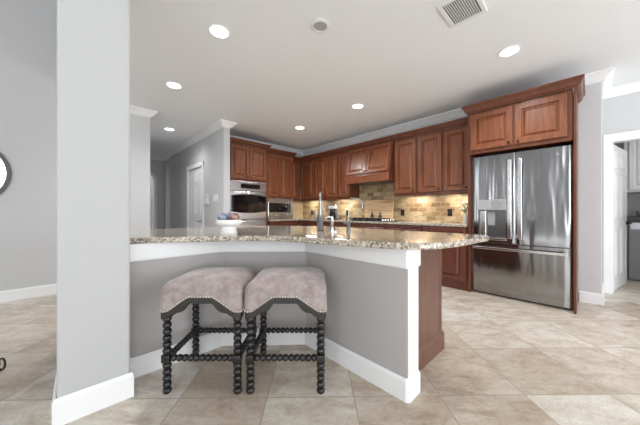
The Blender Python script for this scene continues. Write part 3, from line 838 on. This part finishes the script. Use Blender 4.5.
# ------------------------------------------------------------------ things on the back counter
ck = thing('gas_cooktop', 'black gas cooktop with iron grates set in the back counter', 'cooktop', (-2.86, 4.02, TOP))
obj('plate', B((-.46, -.24, 0, .46, .22, .012)), BLACKG, ck, bevel=.004)
for i in range(3):
    g = bmesh.new(); x0 = -.42+i*.25
    for a in (0, .115, .23): box(g, x0+a-.006, -.2, .035, x0+a+.006, .18, .05)
    for a in (-.2, -.01, .168): box(g, x0-.006, a, .035, x0+.236, a+.012, .05)
    for ax in (0, .23):
        for ay in (-.19, .17): box(g, x0+ax-.006, ay-.006, .012, x0+ax+.006, ay+.006, .036)
    obj('grate', g, BLACK, ck)
    for ay in (-.1, .09):
        b_ = bmesh.new(); lathe(b_, [(.045, .012), (.045, .022), (.03, .028), (.03, .033)], x0+.115, ay, 18); obj('burner', b_, DGREY, ck, True)
for i in range(5):
    b_ = bmesh.new(); lathe(b_, [(.02, .012), (.018, .036), (.012, .038)], .39, -.18+i*.085, 16); obj('control_knob', b_, CHROME, ck, True)
cb = obj('cutting_board', B((-.325, -.012, 0, .325, .012, .405)), BOARD, bevel=.005)
cb.location = (-2.885, 4.325, TOP+.003); cb.rotation_euler = (R(-5), 0, 0)
tag(cb, 'large striped wooden cutting board leaning on the backsplash behind the cooktop', 'cutting board')
def bottle(x, lab):
    b_ = bmesh.new(); lathe(b_, [(.034, 0), (.038, .01), (.036, .07), (.02, .115), (.014, .125)], seg=18)
    t = thing('oil_bottle', lab, 'bottle', (x, 4.265, TOP), 0, 'dark bottles behind the cooktop')
    obj('bottle', b_, BGLASS, t, True); b_ = bmesh.new(); lathe(b_, [(.015, .125), (.015, .15), (.008, .155), (.006, .18)], seg=12); obj('stopper', b_, BLACK, t, True)
    obj('label_band', lathe(bmesh.new(), [(.0385, .025), (.0375, .055)], seg=18), LGREY, t, True)
BGLASS = mat('dark_green_glass', (.02, .035, .03), .12)
bottle(-2.985, 'left dark glass bottle in front of the cutting board'); bottle(-2.80, 'right dark glass bottle in front of the cutting board')
cm = thing('coffee_maker', 'silver and black coffee maker in front of the backsplash, left of the hood', 'coffee maker', (-3.92, 4.12, TOP), R(35))
obj('base', B((-.10, -.14, 0, .10, .14, .03)), DGREY, cm, bevel=.008)
obj('column', B((-.10, .03, .03, .10, .14, .27)), LGREY, cm, bevel=.012)
obj('head', B((-.10, -.12, .22, .10, .14, .31), bev=.025), CHROME, cm)
b_ = bmesh.new(); lathe(b_, [(.06, .035), (.07, .06), (.066, .13), (.05, .16), (.055, .17)], 0, -.05, 20); obj('carafe', b_, BLACKG, cm, True)
b_ = bmesh.new(); lathe(b_, [(.055, .172), (.06, .2), (.06, .22)], 0, -.05, 20); obj('filter_basket', b_, DGREY, cm, True)
b_ = bmesh.new(); tube(b_, [(.065, -.06, .14), (.105, -.09, .13), (.10, -.09, .07), (.06, -.06, .06)], .008); obj('handle', b_, BLACK, cm, True)
# vase with flowers
va = thing('vase', 'white ceramic vase at the right end of the back counter', 'vase', (-1.265, 4.19, TOP))
b_ = bmesh.new(); lathe(b_, [(.030, 0), (.034, .01), (.036, .10), (.030, .135), (.026, .14), (.024, .13)], seg=24); obj('body', b_, WHITE, va, True)
PET = mat('pale_petals', (.72, .72, .74), .7); LEAF = mat('grey_green_leaf', (.12, .15, .12), .6)
fl = thing('flower_bunch', 'bunch of pale flowers with grey-green leaves in the white vase', 'flowers', (-1.265, 4.19, TOP))
hs = []
for i in range(9):
    a = 2*PI*i/9; r_ = .03+.045*(i % 3)/2; hs.append((r_*math.cos(a)-.02, r_*math.sin(a)-.02, .20+.12*random.random()))
for h in hs:
    b_ = bmesh.new(); tube(b_, [(h[0]*.12, h[1]*.12, .142), (h[0]*.3, h[1]*.3, .165), h], .0022, 6); s = obj('stem', b_, LEAF, fl)
    b_ = bmesh.new()
    for q in range(8):
        a = q*PI/4; sphere(b_, (h[0]+.012*math.cos(a), h[1]+.012*math.sin(a), h[2]+.003*(q % 2)), .010, .55, 8, 5)
    sphere(b_, (h[0], h[1], h[2]+.005), .009, .8, 8, 5); obj('flower', b_, PET, fl, True)
for i in range(12):
    a = 2.4*i; z = .15+.012*i; b_ = bmesh.new(); r_ = .055
    p = [(0, 0), (.2, .012), (.6, .016), (1, 0), (.6, -.016), (.2, -.012)]
    vs_ = [b_.verts.new(((.01+u*r_)*math.cos(a)-v*math.sin(a), (.01+u*r_)*math.sin(a)+v*math.cos(a), z+.03*u)) for u, v in p]
    b_.faces.new(vs_); ret = bmesh.ops.solidify(b_, geom=b_.faces[:], thickness=.0015); obj('leaf', b_, LEAF, fl)
# outlets
def outlet(x, z, lab):
    t = thing('outlet', lab, 'outlet', (x, 4.374, z), 0, 'dark bronze outlets on the backsplash')
    obj('plate', B((-.036, -.007, -.058, .036, 0, .058)), DARKB, t, bevel=.003)
    for dz in (-.022, .022): obj('socket', B((-.016, -.010, dz-.014, .016, -.006, dz+.014)), BLACK, t, bevel=.002)
outlet(-4.90, 1.05, 'dark outlet on the backsplash nearest the corner, by the microwave')
outlet(-3.72, 1.05, 'dark outlet on the backsplash beside the coffee maker')
outlet(-2.385, 1.06, 'dark outlet on the backsplash just right of the cutting board')
outlet(-1.555, 1.065, 'dark outlet on the backsplash left of the white vase')
# under-cabinet lights
def undercab(x0, x1, lab, p=3.4):
    t = thing('under_cabinet_light', lab, 'light', ((x0+x1)/2, 4.22, 1.375), 0, 'under-cabinet lights')
    obj('housing', B((-(x1-x0)/2, -.03, -.012, (x1-x0)/2, .03, 0)), SATIN, t)
    obj('diffuser', B((-(x1-x0)/2+.01, -.022, -.016, (x1-x0)/2-.01, .022, -.012)), STRIP, t)
    l = bpy.data.lights.new('strip', 'AREA'); l.shape = 'RECTANGLE'; l.size = x1-x0-.02; l.size_y = .04; l.energy = p; l.color = (1, .93, .80)
    o = bpy.data.objects.new('strip_light', l); C.objects.link(o); o.parent = t; o.location = (0, 0, -.02)
undercab(-4.95, -4.55, 'lit strip under the corner wall cabinet')
undercab(-3.95, -3.50, 'lit strip under the cabinets left of the hood')
undercab(-2.25, -1.85, 'lit strip under the cabinet right of the hood')
undercab(-1.56, -1.18, 'lit strip under the cabinet beside the refrigerator')

# ------------------------------------------------------------------ wall items
th = thing('thermostat', 'small white wall control with a dark button beside the hallway door', 'thermostat', (-5.22, 1.89, 1.33))
obj('case', B((-.11, -.03, -.10, .06, 0, .09)), SATIN, th, bevel=.01)
obj('button', B((-.03, -.033, .03, .01, -.029, .06)), DGREY, th, bevel=.002)
sw = thing('light_switch', 'white triple light switch plate near the end of the hallway wall', 'light switch', (-4.83, 1.89, 1.33))
obj('plate', B((-.11, -.008, -.075, .11, 0, .075)), SATIN, sw, bevel=.003)
for i in range(3): obj('rocker', B((-.085+i*.065, -.013, -.035, -.045+i*.065, -.007, .035)), SATIN, sw, bevel=.002)
mr = thing('round_mirror', 'round wall mirror with dark metal rim on the left wall', 'mirror', (-4.84, -.98, 1.535), 0)
b_ = bmesh.new(); n = 64; Mx = Matrix.Rotation(R(90), 4, 'Y')
ringp = [(.365, 0), (.405, 0), (.405, .03), (.365, .03)]
rg = [[b_.verts.new(Mx @ Vector((r_*math.cos(2*PI*i/n), r_*math.sin(2*PI*i/n), z))) for r_, z in ringp] for i in range(n)]
for i in range(n):
    for q in range(4): b_.faces.new((rg[i][q], rg[(i+1) % n][q], rg[(i+1) % n][(q+1) % 4], rg[i][(q+1) % 4]))
obj('frame', b_, mat('pewter_paint', (.10, .10, .105), .45), mr, True)
b_ = bmesh.new(); lathe(b_, [(.376, 0.001), (.376, .012)], seg=64, M=Mx); obj('glass', b_, mat('mirror_glass', (.85, .85, .85), .03, 1), mr)
sc = thing('iron_scroll_stand', 'dark wrought iron scroll foot at the far left edge of the floor', 'stand', (-2.07, -.77, 0))
def glob(px, py, z=0):
    Z = 256*(1.08-z)/(py-211.5); X = (px-320)/256*Z; return XZ(X, Z)
sx_, sy_ = glob(1.5, 371)
sc.location = (sx_, sy_, 0)
b_ = bmesh.new(); le = XZ(-1, 0)
pp = []
for i in range(22):
    a = i/21*PI*1.7; r_ = .045*(1-.45*i/21); pp.append((-le[0]*(r_*math.sin(a)*.6)+le[0]*.0, -le[1]*(r_*math.sin(a)*.6), .052-r_*math.cos(a)*1.0))
tube(b_, pp, .006, 8); obj('scroll', b_, BLACK, sc, True)
b_ = bmesh.new(); tube(b_, [(0, 0, .008), (le[0]*.12, le[1]*.12, .03), (le[0]*.25, le[1]*.25, .18), (le[0]*.3, le[1]*.3, .45)], .008, 8); obj('leg', b_, BLACK, sc, True)

# ------------------------------------------------------------------ ceiling items
def downlight(x, y, lab, p=62):
    t = thing('recessed_light', lab, 'ceiling light', (x, y, CEIL), 0, 'round recessed ceiling lights')
    b_ = bmesh.new(); n = 36; pr = [(.077, -.001), (.088, -.001), (.088, -.005), (.080, -.010), (.077, -.008)]
    rg = [[b_.verts.new((r_*math.cos(2*PI*i/n), r_*math.sin(2*PI*i/n), z)) for r_, z in pr] for i in range(n)]
    for i in range(n):
        for q in range(5): b_.faces.new((rg[i][q], rg[(i+1) % n][q], rg[(i+1) % n][(q+1) % 5], rg[i][(q+1) % 5]))
    obj('trim_ring', b_, SATIN, t, True)
    b_ = bmesh.new(); lathe(b_, [(.078, -.008), (.078, -.002)], seg=32); obj('lens', b_, LAMP, t)
    l = bpy.data.lights.new('downlight', 'SPOT'); l.energy = p; l.spot_size = R(150); l.spot_blend = .8; l.shadow_soft_size = .07; l.color = (.96, .98, 1)
    o = bpy.data.objects.new('downlight', l); C.objects.link(o); o.parent = t; o.location = (0, 0, -.03)
    return t
downlight(-2.26, .916, 'large recessed ceiling light, nearest above the peninsula stools')
downlight(-3.62, .89, 'recessed ceiling light second from the left, beyond the nearest one')
downlight(-5.61, 1.30, 'recessed ceiling light inside the hallway, farthest left', 34)
downlight(-3.80, 3.08, 'recessed ceiling light closest to the kitchen corner')
downlight(-2.42, 3.086, 'recessed ceiling light in front of the range hood')
downlight(-.554, 3.124, 'recessed ceiling light in front of the refrigerator')
sp = thing('ceiling_speaker', 'round white ceiling speaker with grey grille near the top centre', 'speaker', (-1.597, 1.516, CEIL))
b_ = bmesh.new(); n = 36; pr = [(.058, -.002), (.084, -.002), (.084, -.006), (.062, -.014), (.058, -.012)]
rg = [[b_.verts.new((r_*math.cos(2*PI*i/n), r_*math.sin(2*PI*i/n), z)) for r_, z in pr] for i in range(n)]
for i in range(n):
    for q in range(5): b_.faces.new((rg[i][q], rg[(i+1) % n][q], rg[(i+1) % n][(q+1) % 5], rg[i][(q+1) % 5]))
obj('rim', b_, SATIN, sp, True)
DUCT = mat('duct_grey', (.12, .12, .12), .7)
GR = mat('perforated_grille', (.42, .42, .43), .6)
b_ = bmesh.new(); lathe(b_, [(.060, -.006), (.060, -.002)], seg=32); obj('grille', b_, GR, sp)
vt = thing('ceiling_vent', 'white rectangular louvred ceiling vent at the top right', 'vent', (-.69, 2.20, CEIL))
a, b = .132, .165
obj('frame', B((-a, -b, -.012, a, -b+.03, 0), (-a, b-.03, -.012, a, b, 0), (-a, -b+.03, -.012, -a+.03, b-.03, 0), (a-.03, -b+.03, -.012, a, b-.03, 0)), SATIN, vt, bevel=.003)
obj('duct', B((-a+.03, -b+.03, -.003, a-.03, b-.03, -.001)), DUCT, vt)
for i in range(12):
    b_ = bmesh.new(); xx = -a+.045+i*(2*a-.09)/11
    box(b_, -.007, -b+.03, -.001, .007, b-.03, .001); 
    for v in b_.verts: v.co = Matrix.Translation((xx, 0, -.0085)) @ Matrix.Rotation(R(35), 4, 'Y') @ v.co
    obj('louvre', b_, SATIN, vt)

# ------------------------------------------------------------------ laundry room
ws = thing('washing_machine', 'grey washing machine seen through the laundry doorway', 'washer', (.42, 6.3, 0))
obj('body', B((0, 0, .01, .68, .64, .93)), mat('grey_enamel', (.20, .205, .21), .35), ws, bevel=.01)
b_ = bmesh.new(); M = Matrix.Translation((.34, 0, .50)) @ Matrix.Rotation(R(90), 4, 'X'); lathe(b_, [(.21, 0), (.21, .02), (.17, .035), (.16, .02)], M=M, seg=30); obj('porthole_door', b_, DGREY, ws, True)
obj('control_strip', B((.02, -.006, .80, .66, 0, .90)), DKSTEEL, ws)
lc = obj('laundry_counter', B((.38, 6.25, .935, 2.28, 6.98, 1.0)), BLACK, bevel=.005); tag(lc, 'black countertop over the grey washing machine', 'countertop')
lcab = thing('laundry_cabinet', 'white wall cabinet in the laundry room above the black counter', 'cabinet', (.40, 6.66, 0))
obj('body', B((0, 0, 1.40, 1.5, .33, 2.40)), TRIM, lcab)
for i in range(3):
    d = obj('door', raised(.46, .94), TRIM, lcab); d.location = (.05+i*.47, -.001, 1.43)
bk_ = thing('wicker_basket', 'small wicker basket with folded cloths on the laundry counter', 'basket', (.60, 6.45, 1.0))
b_ = bmesh.new(); lathe(b_, [(.07, 0), (.09, .04), (.095, .08), (.088, .08), (.07, .02)], seg=20); obj('basket', b_, mottled('wicker', (.16, .10, .06), (.42, .30, .2)), bk_, True)
b_ = bmesh.new(); box(b_, -.05, -.05, .03, .05, .05, .11, bev=.015); obj('cloth', b_, WHITE, bk_)
# light of the laundry room
l = bpy.data.lights.new('laundry_lamp', 'AREA'); l.size = .3; l.energy = 8; o = bpy.data.objects.new('laundry_lamp', l); C.objects.link(o); o.location = (1.1, 5.9, CEIL-.05)
# dark tall cabinet put in for the dark object seen through the hallway arch
dk = obj('hall_cabinet', B((-9.38, 1.25, 0, -9.15, 1.56, 1.45), (-9.37, 1.28, 1.45, -9.17, 1.53, 1.62)), DARKB, bevel=.01)
tag(dk, 'dark tall cabinet seen through the arch at the end of the hallway', 'cabinet')
